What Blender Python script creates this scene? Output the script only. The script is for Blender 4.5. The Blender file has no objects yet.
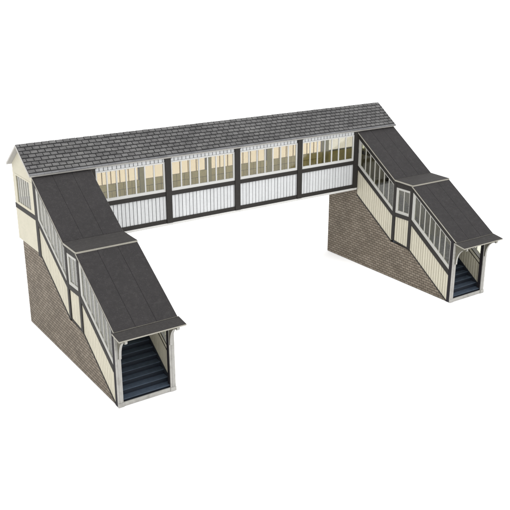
import bpy, bmesh, math, random
from mathutils import Vector
random.seed(7)
scene = bpy.context.scene
COL = scene.collection
MM = 0.001                                   # the model is built in millimetres, at its own size

# ------------------------------------------------------------------ materials
def lin(c):
    c = c / 255.0
    return c / 12.92 if c <= 0.04045 else ((c + 0.055) / 1.055) ** 2.4

def rgb(r, g, b, k=1.0):
    return tuple(min(0.9, lin(c) * k) for c in (r, g, b)) + (1.0,)

def new_mat(name):
    m = bpy.data.materials.new(name)
    m.use_nodes = True
    nt = m.node_tree
    return m, nt, nt.nodes, nt.links, nt.nodes['Principled BSDF']

def paint(name, c, rough=0.75, spec=0.25, noise=0.10, scale=900.0, island=0.05, speck=0.0, bump=0.0,
          stretch=(1, 1, 1), wear=None):
    """Matt printed card: base colour with fine mottling, a little tone change from piece to piece."""
    m, nt, N, L, P = new_mat(name)
    P.inputs['Roughness'].default_value = rough
    P.inputs['Specular IOR Level'].default_value = spec
    tc = N.new('ShaderNodeTexCoord')
    mp = N.new('ShaderNodeMapping'); mp.inputs['Scale'].default_value = stretch
    L.new(tc.outputs['Object'], mp.inputs['Vector'])
    n1 = N.new('ShaderNodeTexNoise'); n1.inputs['Scale'].default_value = scale
    n1.inputs['Detail'].default_value = 5; n1.inputs['Roughness'].default_value = 0.7
    L.new(mp.outputs[0], n1.inputs['Vector'])
    n2 = N.new('ShaderNodeTexNoise'); n2.inputs['Scale'].default_value = scale * 0.11
    n2.inputs['Detail'].default_value = 3
    L.new(mp.outputs[0], n2.inputs['Vector'])
    def rng(src, lo, hi, a=0.3, b=0.7):
        r = N.new('ShaderNodeMapRange'); L.new(src, r.inputs['Value'])
        r.inputs['From Min'].default_value = a; r.inputs['From Max'].default_value = b
        r.inputs['To Min'].default_value = lo; r.inputs['To Max'].default_value = hi
        return r.outputs[0]
    def mul(a, b):
        q = N.new('ShaderNodeMath'); q.operation = 'MULTIPLY'
        L.new(a, q.inputs[0]); L.new(b, q.inputs[1]); return q.outputs[0]
    f = mul(rng(n1.outputs[0], 1 - noise, 1 + noise), rng(n2.outputs[0], 1 - noise * 0.6, 1 + noise * 0.6))
    if island:
        g = N.new('ShaderNodeNewGeometry')
        f = mul(f, rng(g.outputs['Random Per Island'], 1 - island, 1 + island, 0, 1))
    if speck:
        n3 = N.new('ShaderNodeTexNoise'); n3.inputs['Scale'].default_value = scale * 1.6
        n3.inputs['Detail'].default_value = 1
        L.new(tc.outputs['Object'], n3.inputs['Vector'])
        f = mul(f, rng(n3.outputs[0], 1, 1 + speck, 0.63, 0.72))
    v = N.new('ShaderNodeVectorMath'); v.operation = 'SCALE'
    v.inputs[0].default_value = c[:3]; L.new(f, v.inputs['Scale'])
    out = v.outputs[0]
    if wear:
        wc, amount = wear
        n4 = N.new('ShaderNodeTexNoise'); n4.inputs['Scale'].default_value = scale * 0.35
        n4.inputs['Detail'].default_value = 6; L.new(mp.outputs[0], n4.inputs['Vector'])
        mx = N.new('ShaderNodeMix'); mx.data_type = 'RGBA'
        L.new(rng(n4.outputs[0], 0, amount, 0.5, 0.75), mx.inputs['Factor'])
        L.new(out, mx.inputs['A']); mx.inputs['B'].default_value = wc
        out = mx.outputs['Result']
    L.new(out, P.inputs['Base Color'])
    if bump:
        b = N.new('ShaderNodeBump'); b.inputs['Strength'].default_value = bump
        b.inputs['Distance'].default_value = 0.0002
        L.new(n1.outputs[0], b.inputs['Height']); L.new(b.outputs[0], P.inputs['Normal'])
    return m

def brick_mat(name, c1, c2, mortar):
    m, nt, N, L, P = new_mat(name)
    P.inputs['Roughness'].default_value = 0.85
    P.inputs['Specular IOR Level'].default_value = 0.2
    uv = N.new('ShaderNodeUVMap')
    jn = N.new('ShaderNodeTexNoise'); jn.inputs['Scale'].default_value = 0.6; jn.inputs['Detail'].default_value = 3
    L.new(uv.outputs[0], jn.inputs['Vector'])
    sc = N.new('ShaderNodeVectorMath'); sc.operation = 'SCALE'; sc.inputs['Scale'].default_value = 0.22
    L.new(jn.outputs['Color'], sc.inputs[0])
    ad = N.new('ShaderNodeVectorMath'); ad.operation = 'ADD'
    L.new(uv.outputs[0], ad.inputs[0]); L.new(sc.outputs[0], ad.inputs[1])
    bt = N.new('ShaderNodeTexBrick')
    bt.inputs['Scale'].default_value = 1.0
    bt.inputs['Brick Width'].default_value = 3.5
    bt.inputs['Row Height'].default_value = 1.55
    bt.inputs['Mortar Size'].default_value = 0.2
    bt.inputs['Mortar Smooth'].default_value = 0.35
    bt.inputs['Bias'].default_value = -0.1
    bt.inputs['Color1'].default_value = c1; bt.inputs['Color2'].default_value = c2
    bt.inputs['Mortar'].default_value = mortar
    L.new(ad.outputs[0], bt.inputs['Vector'])
    n = N.new('ShaderNodeTexNoise'); n.inputs['Scale'].default_value = 1.4; n.inputs['Detail'].default_value = 6
    n.inputs['Roughness'].default_value = 0.75
    L.new(uv.outputs[0], n.inputs['Vector'])
    r = N.new('ShaderNodeMapRange'); L.new(n.outputs[0], r.inputs['Value'])
    r.inputs['From Min'].default_value = 0.3; r.inputs['From Max'].default_value = 0.7
    r.inputs['To Min'].default_value = 0.72; r.inputs['To Max'].default_value = 1.28
    n2 = N.new('ShaderNodeTexNoise'); n2.inputs['Scale'].default_value = 0.07; n2.inputs['Detail'].default_value = 3
    L.new(uv.outputs[0], n2.inputs['Vector'])
    r2 = N.new('ShaderNodeMapRange'); L.new(n2.outputs[0], r2.inputs['Value'])
    r2.inputs['From Min'].default_value = 0.3; r2.inputs['From Max'].default_value = 0.7
    r2.inputs['To Min'].default_value = 0.85; r2.inputs['To Max'].default_value = 1.15
    q = N.new('ShaderNodeMath'); q.operation = 'MULTIPLY'
    L.new(r.outputs[0], q.inputs[0]); L.new(r2.outputs[0], q.inputs[1])
    v = N.new('ShaderNodeVectorMath'); v.operation = 'SCALE'
    L.new(bt.outputs['Color'], v.inputs[0]); L.new(q.outputs[0], v.inputs['Scale'])
    L.new(v.outputs[0], P.inputs['Base Color'])
    b = N.new('ShaderNodeBump'); b.inputs['Strength'].default_value = 0.35; b.inputs['Distance'].default_value = 0.0002
    b.invert = True
    L.new(bt.outputs['Fac'], b.inputs['Height']); L.new(b.outputs[0], P.inputs['Normal'])
    return m

def glass_mat(name, tint, ior=1.5, haze=0.0, haze_col=(0.8, 0.8, 0.8, 1), shine=1.0):
    """Thin clear glazing sheet: tinted transmission with a Fresnel reflection."""
    m, nt, N, L, P = new_mat(name)
    N.remove(P)
    out = N['Material Output']
    tr = N.new('ShaderNodeBsdfTransparent'); tr.inputs[0].default_value = tint
    gl = N.new('ShaderNodeBsdfGlossy'); gl.inputs['Roughness'].default_value = 0.06
    gl.inputs['Color'].default_value = (shine, shine, shine, 1)
    fr = N.new('ShaderNodeFresnel')
    ge = N.new('ShaderNodeNewGeometry')                  # a sheet reflects alike from both of its faces
    io = N.new('ShaderNodeMapRange'); L.new(ge.outputs['Backfacing'], io.inputs['Value'])
    io.inputs['To Min'].default_value = ior; io.inputs['To Max'].default_value = 1 / ior
    L.new(io.outputs[0], fr.inputs['IOR'])
    mx = N.new('ShaderNodeMixShader')
    base = tr.outputs[0]
    if haze:
        df = N.new('ShaderNodeBsdfTranslucent'); df.inputs[0].default_value = haze_col
        dd = N.new('ShaderNodeBsdfDiffuse'); dd.inputs[0].default_value = haze_col
        h0 = N.new('ShaderNodeMixShader'); h0.inputs[0].default_value = 0.5
        L.new(df.outputs[0], h0.inputs[1]); L.new(dd.outputs[0], h0.inputs[2])
        h = N.new('ShaderNodeMixShader'); h.inputs[0].default_value = haze
        L.new(tr.outputs[0], h.inputs[1]); L.new(h0.outputs[0], h.inputs[2])
        base = h.outputs[0]
    L.new(fr.outputs[0], mx.inputs[0]); L.new(base, mx.inputs[1]); L.new(gl.outputs[0], mx.inputs[2])
    L.new(mx.outputs[0], out.inputs['Surface'])
    return m

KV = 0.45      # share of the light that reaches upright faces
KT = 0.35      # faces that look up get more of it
M = {}
M['white']   = paint('white_boards', rgb(242, 244, 245, KV * 1.12), noise=0.055, island=0.05)
M['groove']  = paint('grey_board_joints', rgb(96, 98, 100, KV), noise=0.1)
M['vgroove'] = paint('pale_valance_joints', rgb(165, 167, 168, KV), noise=0.1)
M['cream']   = paint('cream_card', rgb(238, 232, 210, KV * 1.06), noise=0.06, island=0.04)
M['cgroove'] = paint('olive_board_joints', rgb(138, 130, 100, KV), noise=0.1)
M['timber']  = paint('black_timber', rgb(57, 54, 51, KV), noise=0.16, rough=0.7)
M['frame']   = paint('white_window_frames', rgb(240, 240, 237, KV * 1.08), noise=0.03)
M['gframe']  = paint('pale_grey_window_frames', rgb(224, 223, 216, KV), noise=0.05)
M['portal']  = paint('pale_grey_portal', rgb(216, 214, 208, KV), noise=0.07, wear=(rgb(140, 138, 128, KV), 0.45))
M['bracket'] = paint('grey_brackets', rgb(134, 131, 118, KV), noise=0.12)
M['ink']     = paint('black_portal_posts', rgb(40, 36, 42, KV), noise=0.12)
M['string']  = paint('navy_stringers', rgb(44, 50, 60, KV), noise=0.15)
M['card']    = paint('cut_card_edge', rgb(198, 194, 181, KV), noise=0.08, scale=1600)
M['deck']    = paint('white_deck_card', (0.48, 0.475, 0.46, 1), noise=0.06)
M['inpost']  = paint('olive_inside_posts', (0.50, 0.45, 0.21, 1), noise=0.1)
M['under']   = paint('roof_card', rgb(225, 222, 216, KV), noise=0.06)
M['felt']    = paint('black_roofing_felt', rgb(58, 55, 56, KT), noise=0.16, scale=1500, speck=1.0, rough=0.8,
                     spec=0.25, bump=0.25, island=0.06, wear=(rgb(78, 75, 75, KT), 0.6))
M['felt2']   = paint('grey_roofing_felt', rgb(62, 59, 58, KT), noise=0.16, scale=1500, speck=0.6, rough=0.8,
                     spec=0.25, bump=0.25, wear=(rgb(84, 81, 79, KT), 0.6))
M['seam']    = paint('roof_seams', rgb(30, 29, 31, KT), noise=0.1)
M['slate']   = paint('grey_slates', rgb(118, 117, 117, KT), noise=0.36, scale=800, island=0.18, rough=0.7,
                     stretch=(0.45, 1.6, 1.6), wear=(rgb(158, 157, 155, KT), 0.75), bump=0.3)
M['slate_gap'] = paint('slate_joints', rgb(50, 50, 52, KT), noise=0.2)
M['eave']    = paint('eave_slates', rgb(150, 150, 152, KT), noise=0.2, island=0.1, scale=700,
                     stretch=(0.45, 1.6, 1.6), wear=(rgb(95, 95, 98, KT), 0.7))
M['brick']   = brick_mat('brown_grey_brick', rgb(168, 156, 140, KV), rgb(142, 130, 115, KV), rgb(84, 76, 67, KV))
M['olive']   = paint('olive_dado', (0.80, 0.68, 0.29, 1), noise=0.10, island=0.06)
M['olive_line'] = paint('brown_dado_rails', (0.26, 0.20, 0.08, 1), noise=0.1)
M['brown']   = paint('brown_inside_bars', (0.55, 0.42, 0.22, 1), noise=0.1)
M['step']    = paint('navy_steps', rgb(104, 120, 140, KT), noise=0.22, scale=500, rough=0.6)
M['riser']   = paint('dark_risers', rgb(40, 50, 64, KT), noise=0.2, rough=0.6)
M['glass']   = glass_mat('clear_glazing', (0.96, 0.96, 0.94, 1), 1.45)
M['side_glass'] = glass_mat('smoky_side_glazing', (0.76, 0.76, 0.69, 1), 1.55, shine=0.85)
M['peach']   = glass_mat('peach_tinted_glazing', (0.66, 0.605, 0.50, 1), 1.45)
M['cream_glass'] = glass_mat('cream_tinted_glazing', (0.63, 0.61, 0.55, 1), 1.45)

# ------------------------------------------------------------------ mesh building
class MB:
    """Collects prisms into one mesh; UVs are the flat (u, v) of each prism in millimetres."""
    def __init__(s): s.bm = bmesh.new(); s.uv = s.bm.loops.layers.uv.new('UVMap')
    def prism(s, mp, pts, d0, d1, mi=0, edge=None):
        pts = [p for i, p in enumerate(pts) if (Vector(p) - Vector(pts[i - 1])).length > 1e-5]
        if len(pts) < 3: return
        a = [s.bm.verts.new(Vector(mp(u, v, d0)) * MM) for u, v in pts]
        b = [s.bm.verts.new(Vector(mp(u, v, d1)) * MM) for u, v in pts]
        fs = [(s.bm.faces.new(a), pts), (s.bm.faces.new(b[::-1]), pts[::-1])]
        n = len(pts)
        for i in range(n):
            j = (i + 1) % n
            fs.append((s.bm.faces.new((a[j], a[i], b[i], b[j])), [pts[j], pts[i], pts[i], pts[j]]))
        for i, (f, q) in enumerate(fs):
            f.material_index = mi if edge is None or i < 2 else edge
            for l, p in zip(f.loops, q): l[s.uv].uv = p
    def box(s, x0, x1, y0, y1, z0, z1, mi=0):
        s.prism(lambda u, v, d: (u, v, d), [(x0, y0), (x1, y0), (x1, y1), (x0, y1)], z0, z1, mi)
    def build(s, name, mats, parent):
        bmesh.ops.recalc_face_normals(s.bm, faces=s.bm.faces)
        me = bpy.data.meshes.new(name); s.bm.to_mesh(me); s.bm.free()
        for m in (mats if isinstance(mats, (list, tuple)) else [mats]): me.materials.append(m)
        o = bpy.data.objects.new(name, me); COL.objects.link(o)
        if parent: o.parent = parent
        return o

def clip(poly, u0, u1):
    """A convex polygon cut to the strip u0..u1."""
    def half(p, c, s):
        o = []
        for i in range(len(p)):
            a, b = p[i - 1], p[i]
            ia, ib = s * (a[0] - c) >= 0, s * (b[0] - c) >= 0
            if ia != ib:
                t = (c - a[0]) / (b[0] - a[0]); o.append((c, a[1] + t * (b[1] - a[1])))
            if ib: o.append(b)
        return o
    p = half(poly, u0, 1)
    return half(p, u1, -1) if p else p

def rect(u0, u1, v0, v1): return [(u0, v0), (u1, v0), (u1, v1), (u0, v1)]
def side(x0, s): return lambda u, v, d: (x0 + s * d, u, v)        # wall in the y-z plane, d goes inwards
def front(y0, s): return lambda u, v, d: (u, y0 + s * d, v)       # wall in the x-z plane

def plank_panel(mp, poly, pitch, gap, mats, parent, name='plank_panel', both=True, phase=0.0):
    mb = MB()
    mb.prism(mp, poly, 0.58, 0.72, 1)
    us = [p[0] for p in poly]; u = min(us) - phase * pitch; hi = max(us)
    while u < hi:
        j = random.uniform(-0.02, 0.02) * pitch
        c = clip(poly, max(min(us), u + gap / 2 + j), min(hi, u + pitch - gap / 2 + j))
        if len(c) >= 3:
            mb.prism(mp, c, 0.36 + random.uniform(0, 0.03), 0.58, 0)
            if both:
                c = clip(c, min(p[0] for p in c) + 0.05, max(p[0] for p in c) - 0.05)
                mb.prism(mp, c, 0.72, 0.94, 0)
        u += pitch
    return mb.build(name, mats, parent)

def window(mp, outer, inner, bars, bw, fm, gm, parent, d0=0.12, d1=0.95, bar_mat=None):
    """outer/inner: matching polygons; bars: u positions of the glazing bars. The pane is a child."""
    mb = MB()
    n = len(outer)
    for i in range(n):
        j = (i + 1) % n
        mb.prism(mp, [outer[i], outer[j], inner[j], inner[i]], d0, d1)
    for u in bars:
        c = clip(inner, u - bw / 2, u + bw / 2)
        if len(c) >= 3: mb.prism(mp, c, d0 + 0.12, d1 - 0.12, 1 if bar_mat else 0)
    w = mb.build('window', [fm, bar_mat] if bar_mat else fm, parent)
    g = MB(); g.prism(mp, inner, 0.42, 0.66)
    g.build('pane', gm, w)
    return w

# ------------------------------------------------------------------ dimensions (mm)
B, T, W = 45.0, 28.6, 32.7
LEN = 237.2
Z_FLOOR, Z_EAVE, Z_RIDGE = 50.2, 87.93, 100.06
bridge = bpy.data.objects.new('footbridge', None); COL.objects.link(bridge)
bridge.empty_display_size = 0.02
bridge['label'] = 'card model railway footbridge, slate-roofed covered span between two felt-roofed stairways on brick bases'
bridge['category'] = 'footbridge'

# ------------------------------------------------------------------ the covered span
def span_side(mp, rear):
    posts = [(T, T + 3.35), (71.8, 75.3), (116.3, 119.7), (160.9, 164.2), (LEN - T - 3.35, LEN - T)]
    for i, (a, b) in enumerate(posts):
        mb = MB()
        mb.prism(mp, rect(a, b, 50.35, 86.2), -0.55, 1.3)
        mb.prism(mp, rect(a - 0.5, b + 0.5, 86.2, 87.0), -0.75, 1.0)
        mb.build('post', M['timber'], bridge)
        if i == 4:
            if rear:
                st = MB(); st.prism(mp, rect(a - 0.2, b + 2.0, 50.6, 86.6), 1.32, 1.7)
                st.build('inside_post', M['inpost'], bridge)
            break
        u0, u1 = b + 0.02, posts[i + 1][0] - 0.02
        mb = MB(); mb.prism(mp, rect(u0, u1, 50.3, 52.5), -0.05, 1.0)
        mb.build('bottom_beam', M['timber'], bridge)
        mb = MB(); mb.prism(mp, rect(u0, u1, 65.7, 67.2 if rear else 68.0), -0.1, 1.0)
        mb.build('sill_beam', M['timber'], bridge)
        if rear:
            plank_panel(mp, rect(u0, u1, 52.55, 65.65), 2.25, 0.32, [M['white'], M['groove']], bridge, both=False)
            d = MB()                                      # the boarded dado on the inside of the far wall
            d.prism(mp, rect(u0, u1, 50.6, 68.25), 1.05, 1.25, 1)
            n = 8; pw = (u1 - u0) / n
            for k in range(n):
                a0 = u0 + k * pw
                d.prism(mp, rect(a0 + 0.15, a0 + pw - 0.15, 64.4, 68.2), 1.25, 1.5)
                d.prism(mp, rect(a0 + 0.15, a0 + pw / 2 - 0.12, 50.6, 64.1), 1.25, 1.5)
                d.prism(mp, rect(a0 + pw / 2 + 0.12, a0 + pw - 0.15, 50.6, 64.1), 1.25, 1.5)
            d.build('dado', [M['olive'], M['olive_line']], bridge)
            st = MB(); st.prism(mp, rect(b - 3.4, b, 50.6, 86.6), 1.32, 1.7)
            st.build('inside_post', M['inpost'], bridge)
        else:
            plank_panel(mp, rect(u0, u1, 52.55, 65.65), 2.25, 0.31, [M['white'], M['groove']], bridge)
        out = rect(u0, u1, 68.05, 84.5); inn = rect(u0 + 0.95, u1 - 0.95, 69.6, 83.7)
        if rear: out = rect(u0, u1, 67.25, 84.5); inn = rect(u0 + 0.5, u1 - 0.5, 68.2, 83.7)
        pitch = (u1 - u0 - 1.9) / 7
        bars = [u0 + 0.95 + pitch * k for k in range(1, 7)]
        if rear: window(mp, out, inn, bars, 0.42, M['frame'], M['peach'], bridge, 0.12, 0.85, bar_mat=M['brown'])
        else: window(mp, out, inn, bars, 0.72, M['frame'], M['glass'], bridge)
        v = MB()                                          # saw-edged boards under the eave
        v.prism(mp, rect(u0, u1, 84.55, 87.1), 0.55, 0.9, 1)
        k = u0
        while k < u1 - 0.6:
            w = min(2.2, u1 - k)
            v.prism(mp, [(k + 0.1, 87.1), (k + 0.1, 84.85), (k + 0.3, 84.6), (k + w - 0.3, 84.6), (k + w - 0.1, 84.85), (k + w - 0.1, 87.1)],
                    0.25, 0.55, 0)
            k += 2.42
        v.build('valance', [M['white'], M['vgroove']], bridge)
span_side(front(0, 1), False)
span_side(front(W, -1), True)

mb = MB()
mb.box(T + 0.0, LEN - T, -0.35, W + 0.35, 49.05, 50.3)
mb.build('span_floor', M['deck'], bridge)

# roof: two card slopes, slated
RY = W / 2
k_s = (Z_RIDGE - Z_EAVE) / (RY + 1.04)
ang = math.atan(k_s); ca, sa = math.cos(ang), math.sin(ang)
SL = (RY + 1.04) / ca
OX0, OX1 = -2.3, LEN + 1.9
def slope(s):                                            # u along x, v up the slope, d outwards
    def f(u, v, d):
        y = -1.04 + v * ca - d * sa; z = Z_EAVE - 0.45 + v * sa + d * ca
        return (u, y, z) if s > 0 else (u, W - y, z)
    return f
for s in (1, -1):
    mp = slope(s)
    mb = MB()
    # mitred at the ridge so that the two slopes only touch there
    prof = [(-0.35, 0.0), (SL + 0.02, 0.0), (SL - 0.9 * math.tan(ang), -0.9), (-0.35, -0.9)]
    mb.prism(lambda u, v, d: mp(d, u, v), prof, OX0, OX1)
    rf = mb.build('span_roof', M['under'], bridge)
    sl = MB()
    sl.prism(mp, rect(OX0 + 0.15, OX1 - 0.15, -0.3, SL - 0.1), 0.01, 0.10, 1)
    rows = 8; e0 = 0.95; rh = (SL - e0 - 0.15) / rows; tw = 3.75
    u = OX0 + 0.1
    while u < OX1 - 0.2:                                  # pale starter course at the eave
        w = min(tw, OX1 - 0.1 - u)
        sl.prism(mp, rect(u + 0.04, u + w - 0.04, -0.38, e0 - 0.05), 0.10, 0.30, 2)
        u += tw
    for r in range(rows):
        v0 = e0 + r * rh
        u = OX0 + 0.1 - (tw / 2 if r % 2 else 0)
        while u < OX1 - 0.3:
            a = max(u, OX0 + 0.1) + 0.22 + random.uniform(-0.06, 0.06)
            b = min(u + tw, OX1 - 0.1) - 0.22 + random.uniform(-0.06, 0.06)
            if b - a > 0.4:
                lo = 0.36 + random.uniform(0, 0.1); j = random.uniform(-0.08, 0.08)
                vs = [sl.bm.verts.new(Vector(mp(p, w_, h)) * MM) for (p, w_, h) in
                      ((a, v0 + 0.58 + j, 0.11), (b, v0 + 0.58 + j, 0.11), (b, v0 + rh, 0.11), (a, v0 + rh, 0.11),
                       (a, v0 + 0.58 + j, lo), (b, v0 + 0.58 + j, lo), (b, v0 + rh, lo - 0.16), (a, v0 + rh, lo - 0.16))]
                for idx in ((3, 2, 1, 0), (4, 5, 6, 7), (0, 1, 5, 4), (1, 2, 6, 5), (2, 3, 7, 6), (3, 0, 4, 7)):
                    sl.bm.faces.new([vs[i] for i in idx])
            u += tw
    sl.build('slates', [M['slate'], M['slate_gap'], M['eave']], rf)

# gable ends
def gable(mp):
    zu = lambda y: Z_EAVE - 1.62 + (min(y, W - y) + 1.04) * k_s
    mb = MB()
    mb.prism(mp, [(3.05, 82.6), (W, 82.6), (W, zu(W)), (RY, zu(RY)), (3.05, zu(3.05))], 0.2, 0.95)
    mb.prism(mp, [(0.0, 86.0), (3.05, 86.0), (3.05, zu(3.05)), (0.0, zu(0))], 0.2, 0.95)
    mb.prism(mp, rect(3.05, W, 46.6, 63.6), 0.2, 0.95)
    mb.prism(mp, rect(29.6, W, 66.25, 82.6), 0.2, 0.95)
    mb.build('gable_wall', M['cream'], bridge)
    mb = MB(); mb.prism(mp, rect(3.05, W, 63.65, 66.2), 0.05, 0.95)
    mb.build('sill_beam', M['timber'], bridge)
    mb = MB(); mb.prism(mp, rect(-0.55, 3.0, 45.2, 86.0), 0.0, 1.0)
    mb.build('post', M['timber'], bridge)
    out = rect(3.1, 29.55, 66.25, 82.55); inn = rect(8.0, 27.8, 67.6, 81.7)
    window(mp, out, inn, [8.0 + 19.8 / 6 * k for k in range(1, 6)], 0.7, M['cream'], M['side_glass'], bridge, 0.1, 0.9, bar_mat=M['gframe'])
gable(side(0, 1)); gable(side(LEN, -1))
for x0 in (0, LEN - T):                                   # far wall and floor over each stairway head
    f = front(W, -1)
    mb = MB()
    for q in (rect(x0 + 1.0, x0 + T - 1.0, 46.6, 68.0), rect(x0 + 1.0, x0 + T - 1.0, 84.0, 87.0),
              rect(x0 + 1.0, x0 + 2.0, 68.0, 84.0), rect(x0 + T - 2.0, x0 + T - 1.0, 68.0, 84.0)): mb.prism(f, q, 0.2, 0.95)
    mb.build('end_wall', M['cream'], bridge)
    window(f, rect(x0 + 2.02, x0 + T - 2.02, 68.02, 83.98), rect(x0 + 2.5, x0 + T - 2.5, 68.4, 83.4), [], 0.5, M['frame'], M['cream_glass'], bridge)
    mb = MB(); mb.prism(front(W, -1), rect(x0 + 1.0, x0 + T - 1.0, 50.6, 67.6), 1.0, 1.3)
    mb.build('dado', M['olive'], bridge)
    mb = MB(); mb.box(x0 + 1.0, x0 + T - 1.0, 0.2, W - 1.4, 49.0, 50.25)
    mb.build('span_floor', M['deck'], bridge)

# ------------------------------------------------------------------ the stairways
def zr1(y): return 86.4 + 0.668 * y
def zr2(y): return 62.3 + 0.690 * (y + 50.3)
ZL = 62.6
def par(f, u0, u1, o0, o1):                               # strip that follows a sloping roof line
    return [(u0, f(u0) + o0), (u1, f(u1) + o0), (u1, f(u1) + o1), (u0, f(u0) + o1)]

def stair_wall(mp, brick_top):
    flat = lambda y: ZL
    A0, A1 = -33.75, -0.62          # upper flight
    P1 = (-36.0, -33.8)             # post at the top of the landing
    C0, C1 = -47.55, -36.05         # landing
    P2 = (-49.85, -47.6)
    D0, D1 = -81.55, -49.9          # lower flight
    # roof-line boards
    for f, a, b in ((zr1, A0, A1), (flat, C0, C1), (zr2, D0, D1)):
        mb = MB(); mb.prism(mp, par(f, a, b, -4.4, -0.85), 0.0, 1.0); mb.build('fascia', M['timber'], bridge)
    # posts
    for (a, b), zt0, zt1, zb in ((P1, ZL - 0.85, ZL - 0.85, 24.4), (P2, ZL - 0.95, ZL - 0.9, 22.3)):
        mb = MB(); mb.prism(mp, [(a, zb), (b, zb + 0.6), (b, zt1), (a, zt0)], -0.12, 1.05); mb.build('post', M['timber'], bridge)
    # sloping and level sill beams
    mb = MB(); mb.prism(mp, par(zr1, A0, A1, -24.0, -21.3), -0.06, 0.6); mb.build('sill_beam', M['timber'], bridge)
    mb = MB(); mb.prism(mp, rect(C0, C1, 40.0, 42.4), -0.06, 1.0); mb.build('sill_beam', M['timber'], bridge)
    mb = MB(); mb.prism(mp, par(zr2, D0, D1, -24.6, -21.3), -0.06, 0.6); mb.build('sill_beam', M['timber'], bridge)
    for f, a, b, lo in ((zr1, A0, A1, -24.0), (zr2, D0, D1, -24.6)):     # cream lining inside, between two thin dark rails
        mb = MB(); mb.prism(mp, par(f, a, b, lo + 0.6, -21.9), 0.62, 0.9); mb.build('lining', M['cream'], bridge)
        for p, q in ((lo, lo + 0.58), (-21.88, -21.3)):
            mb = MB(); mb.prism(mp, par(f, a, b, p, q), 0.62, 1.05); mb.build('inside_rail', M['timber'], bridge)
    # boarded panels with a dark lower edge
    pan = [M['cream'], M['cgroove']]
    plank_panel(mp, [(A0, zr1(A0) - 39.9), (A1, zr1(A1) - 39.9), (A1, zr1(A1) - 24.05), (A0, zr1(A0) - 24.05)], 1.9, 0.27, pan, bridge)
    plank_panel(mp, [(C0, 23.2), (C1, 24.9), (C1, 39.95), (C0, 39.95)], 1.9, 0.27, pan, bridge)
    plank_panel(mp, [(D0, zr2(D0) - 40.3), (D1, zr2(D1) - 40.3), (D1, zr2(D1) - 24.65), (D0, zr2(D0) - 24.65)], 1.9, 0.27, pan, bridge)
    for q in (par(zr1, A0, A1, -40.7, -39.95), [(C0, 22.4), (C1, 24.1), (C1, 24.85), (C0, 23.15)], par(zr2, D0, D1, -41.0, -40.35)):
        mb = MB(); mb.prism(mp, q, 0.1, 0.9); mb.build('bottom_beam', M['timber'], bridge)
    # windows
    i0, i1 = A0 + 0.35, A1 - 2.3
    window(mp, par(zr1, A0, A1, -21.25, -4.45), par(zr1, i0, i1, -19.2, -5.0),
           [i0 + (i1 - i0) / 7 * k for k in range(1, 7)], 0.55, M['gframe'], M['side_glass'], bridge)
    i0, i1 = C0 + 0.5, C1 - 2.0
    window(mp, rect(C0, C1, 42.45, ZL - 4.45), rect(i0, i1, 44.2, ZL - 5.7), [(i0 + i1) / 2], 0.55, M['gframe'], M['side_glass'], bridge)
    i0, i1 = D0 + 0.35, D1 - 2.2
    window(mp, par(zr2, D0, D1, -21.25, -4.45), par(zr2, i0, i1, -18.9, -5.0),
           [i0 + (i1 - i0) / 7 * k for k in range(1, 7)], 0.55, M['gframe'], M['side_glass'], bridge)
    # brickwork below
    mb = MB()
    prof = [(27.1, 0), (27.1, brick_top), (-0.3, brick_top), (-0.5, 45.0), (-0.6, zr1(-0.6) - 40.75), (-33.75, zr1(-33.75) - 40.75), (-47.6, 22.0), (-49.9, zr2(-49.9) - 41.05), (-81.5, 0.0)]
    mb.prism(mp, prof, 0.3, 1.1)
    mb.build('brick_wall', M['brick'], bridge)

def deck(pts, x0, x1, t, felt, n, name, back=0.0):
    """A sloping card roof panel between two (y, z) points with n felt strips laid on it."""
    (ya, za), (yb, zb) = pts
    dy, dz = yb - ya, zb - za; ln = math.hypot(dy, dz); dy /= ln; dz /= ln
    ny, nz = -dz, dy
    if nz < 0: ny, nz = -ny, -nz
    mp = lambda u, v, d: (u, ya + dy * v + ny * d, za + dz * v + nz * d)
    mb = MB(); mb.prism(mp, rect(x0, x1, 0, ln), -t, -0.12); o = mb.build(name, M['card'], bridge)
    fb = MB()
    fb.prism(mp, rect(x0 + 0.1, x1 - 0.1, 0.03, ln - 0.08), -0.12, -0.06, 1)
    w = (x1 - x0 - 0.2) / n
    for i in range(n):
        g = 0.09 if n > 1 else 0
        fb.prism(mp, rect(x0 + 0.1 + w * i + (g if i else 0), x0 + 0.1 + w * (i + 1) - (g if i < n - 1 else 0), 0.03, ln - 0.1), -0.06, random.uniform(0.0, 0.04), 0)
    fb.build('roofing_felt', [felt, M['seam']], o)
    return o

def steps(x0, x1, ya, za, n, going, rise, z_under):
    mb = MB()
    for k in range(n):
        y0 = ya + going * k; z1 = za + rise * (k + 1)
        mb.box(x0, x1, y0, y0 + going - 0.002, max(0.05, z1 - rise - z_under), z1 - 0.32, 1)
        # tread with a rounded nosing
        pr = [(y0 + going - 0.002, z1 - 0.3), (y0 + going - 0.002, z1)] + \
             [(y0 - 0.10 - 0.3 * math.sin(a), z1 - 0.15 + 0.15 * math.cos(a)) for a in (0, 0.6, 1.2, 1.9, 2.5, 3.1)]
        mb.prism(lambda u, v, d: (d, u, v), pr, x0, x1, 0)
    return mb.build('staircase', [M['step'], M['riser']], bridge)

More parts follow.
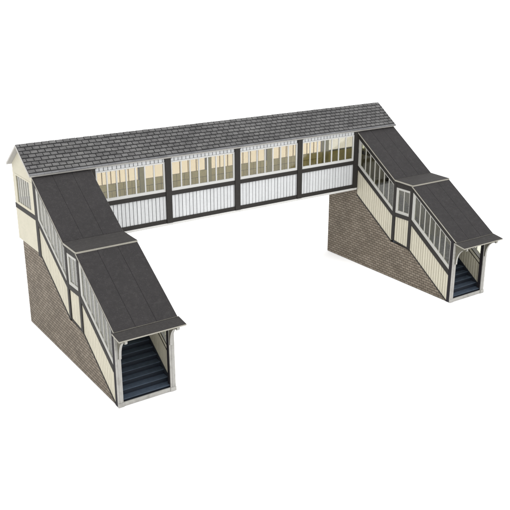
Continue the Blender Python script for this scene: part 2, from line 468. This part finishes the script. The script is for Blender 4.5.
def stairway(x0):
    x1 = x0 + T
    stair_wall(side(x0, 1), 46.55 if x0 == 0 else 48.95); stair_wall(side(x1, -1), 48.95 if x0 == 0 else 46.55)
    e = 1.0
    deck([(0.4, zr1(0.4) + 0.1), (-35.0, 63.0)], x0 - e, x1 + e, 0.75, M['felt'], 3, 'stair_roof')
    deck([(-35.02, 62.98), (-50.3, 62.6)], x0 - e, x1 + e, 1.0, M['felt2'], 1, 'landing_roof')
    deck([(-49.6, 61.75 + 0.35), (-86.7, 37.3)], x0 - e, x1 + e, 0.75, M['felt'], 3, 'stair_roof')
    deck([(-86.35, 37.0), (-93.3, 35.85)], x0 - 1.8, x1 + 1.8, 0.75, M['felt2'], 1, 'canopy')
    # end of the brick base, hidden behind the stairway
    mb = MB(); mb.prism(front(27.1, -1), rect(x0 + 1.15, x1 - 1.15, 0, 46.5), 0.3, 1.1); mb.build('brick_wall', M['brick'], bridge)
    # flights and landing
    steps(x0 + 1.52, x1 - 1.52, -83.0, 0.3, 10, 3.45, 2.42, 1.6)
    for a, b in ((x0 + 0.98, x0 + 1.5), (x1 - 1.5, x1 - 0.98)):     # strings that close the ends of the treads
        for ya, za, yb, zb in ((-83.3, 2.75, -48.5, 27.15), (-34.6, 27.1, -0.4, 52.4)):
            mb = MB(); mb.prism(lambda u, v, d: (d, u, v), [(ya, za - 2.6), (yb, zb - 2.6), (yb, zb + 0.5), (ya, za + 0.5)], a, b)
            mb.build('stringer', M['string'], bridge)
    mb = MB(); mb.box(x0 + 1.0, x1 - 1.0, -48.45, -34.6, 23.2, 24.5); mb.build('landing_floor', M['step'], bridge)
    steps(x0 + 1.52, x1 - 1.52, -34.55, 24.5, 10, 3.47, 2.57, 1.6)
    # portal: black corner posts, pale frame, curved brackets under the canopy
    for a, b in ((x0, x0 + 2.4), (x1 - 2.4, x1)):
        mb = MB(); mb.prism(side(0, 1), [(-83.85, 0.0), (-81.6, 0.0), (-81.6, zr2(-81.6) - 0.95), (-83.85, zr2(-83.85) - 0.95)], a, b)
        mb.build('post', M['ink'], bridge)
    mb = MB()
    f = front(-84.5, 1)
    mb.prism(f, rect(x0, x0 + 2.5, 0, 36.2), 0, 0.63)
    mb.prism(f, rect(x1 - 2.5, x1, 0, 36.2), 0, 0.63)
    mb.prism(f, rect(x0 + 2.52, x1 - 2.52, 0, 1.8), 0.05, 0.63)
    mb.prism(f, rect(x0 + 2.52, x1 - 2.52, 34.2, 36.2), 0.05, 0.63)
    for a in (x0, x1):                                    # raised fillet down each side of the frame
        s = 1 if a == x0 else -1
        c0, c1 = sorted((a + s * 0.9, a + s * 1.6))
        mb.prism(f, rect(c0, c1, 1.9, 23.5), -0.2, 0.0)
        c0, c1 = sorted((a - s * 0.15, a + s * 2.7))
        mb.prism(f, rect(c0, c1, 0, 1.85), -0.35, -0.02)
    mb.build('portal_frame', M['portal'], bridge)
    arc = [(-92.2 + 6.9 * math.cos(t), 24.4 + 9.2 * math.sin(t)) for t in [math.radians(q) for q in range(0, 86, 6)]]
    prof = [(-84.55, 23.4), (-85.5, 23.4)] + arc + [(-91.7, 33.0), (-92.3, 33.0), (-92.6, 33.6), (-92.6, 34.85), (-84.55, 36.15)]
    for a, b in ((x0 + 1.3, x0 + 2.5), (x1 - 2.5, x1 - 1.0)):
        mb = MB()
        # fan of convex pieces behind the curved edge
        for i in range(len(arc) - 1):
            top0 = min(36.15, 36.15 + (arc[i][0] + 84.55) * 0.165); top1 = min(36.15, 36.15 + (arc[i + 1][0] + 84.55) * 0.165)
            mb.prism(lambda u, v, d: (d, u, v), [arc[i], arc[i + 1], (arc[i + 1][0], top1), (arc[i][0], top0)], a, b, 0, 1)
        mb.prism(lambda u, v, d: (d, u, v), [(-84.52, 23.4), (-85.28, 23.4), (arc[0][0], 36.03), (-84.52, 36.1)], a, b, 0, 1)
        y_, z_ = arc[-1]
        mb.prism(lambda u, v, d: (d, u, v), [(y_, z_), (y_ - 0.05, z_ - 0.35), (y_ - 0.35, z_ - 0.4), (-92.3, z_ + 0.2), (-92.3, 34.8), (y_, 34.9)], a, b, 0, 1)
        mb.build('bracket', [M['bracket'], M['portal']], bridge)
stairway(0.0); stairway(LEN - T)

# ------------------------------------------------------------------ the white table top
m, nt, N, L, P = new_mat('white_table_paper')
P.inputs['Base Color'].default_value = (0.9, 0.9, 0.9, 1); P.inputs['Roughness'].default_value = 0.95
P.inputs['Specular IOR Level'].default_value = 0.0
bm = bmesh.new()
R = 30.0
vs = [bm.verts.new((R * math.cos(a), R * math.sin(a), -0.0002)) for a in [2 * math.pi * i / 64 for i in range(64)]]
bm.faces.new(vs)
me = bpy.data.meshes.new('ground'); bm.to_mesh(me); bm.free(); me.materials.append(m)
g = bpy.data.objects.new('ground', me); COL.objects.link(g); g['kind'] = 'structure'

# ------------------------------------------------------------------ light: a white light tent with a big soft lamp overhead
w = bpy.data.worlds.new('World'); scene.world = w; w.use_nodes = True
bg = w.node_tree.nodes['Background']
bg.inputs['Color'].default_value = (1.0, 1.0, 1.0, 1); bg.inputs['Strength'].default_value = 1.7
def softbox(name, loc, target, size, power, col=(1, 1, 1)):
    l = bpy.data.lights.new(name, 'AREA'); l.shape = 'DISK'; l.size = size; l.energy = power; l.color = col
    o = bpy.data.objects.new(name, l); COL.objects.link(o); o.location = loc
    o.rotation_euler = (Vector(target) - Vector(loc)).to_track_quat('-Z', 'Y').to_euler()
    return o
softbox('overhead_softbox', (0.05, -0.25, 1.1), (0.12, 0, 0.03), 1.2, 10.0)

# ------------------------------------------------------------------ camera
cd = bpy.data.cameras.new('camera'); cam = bpy.data.objects.new('camera', cd); COL.objects.link(cam)
cam.location = (-0.1235974, -0.371387, 0.1802254)
cam.rotation_euler = (1.2290049, 0, -0.5994008)
cd.sensor_width = 36; cd.sensor_fit = 'HORIZONTAL'; cd.lens = 796.38 / 510 * 36
cd.clip_start = 0.005; cd.clip_end = 100
scene.camera = cam
scene.render.resolution_x = 1024; scene.render.resolution_y = 1024
scene.view_settings.view_transform = 'Standard'; scene.view_settings.look = 'None'
scene.view_settings.exposure = 0; scene.view_settings.gamma = 1
scene.render.engine = 'CYCLES'
scene.cycles.transparent_max_bounces = 24; scene.cycles.max_bounces = 10
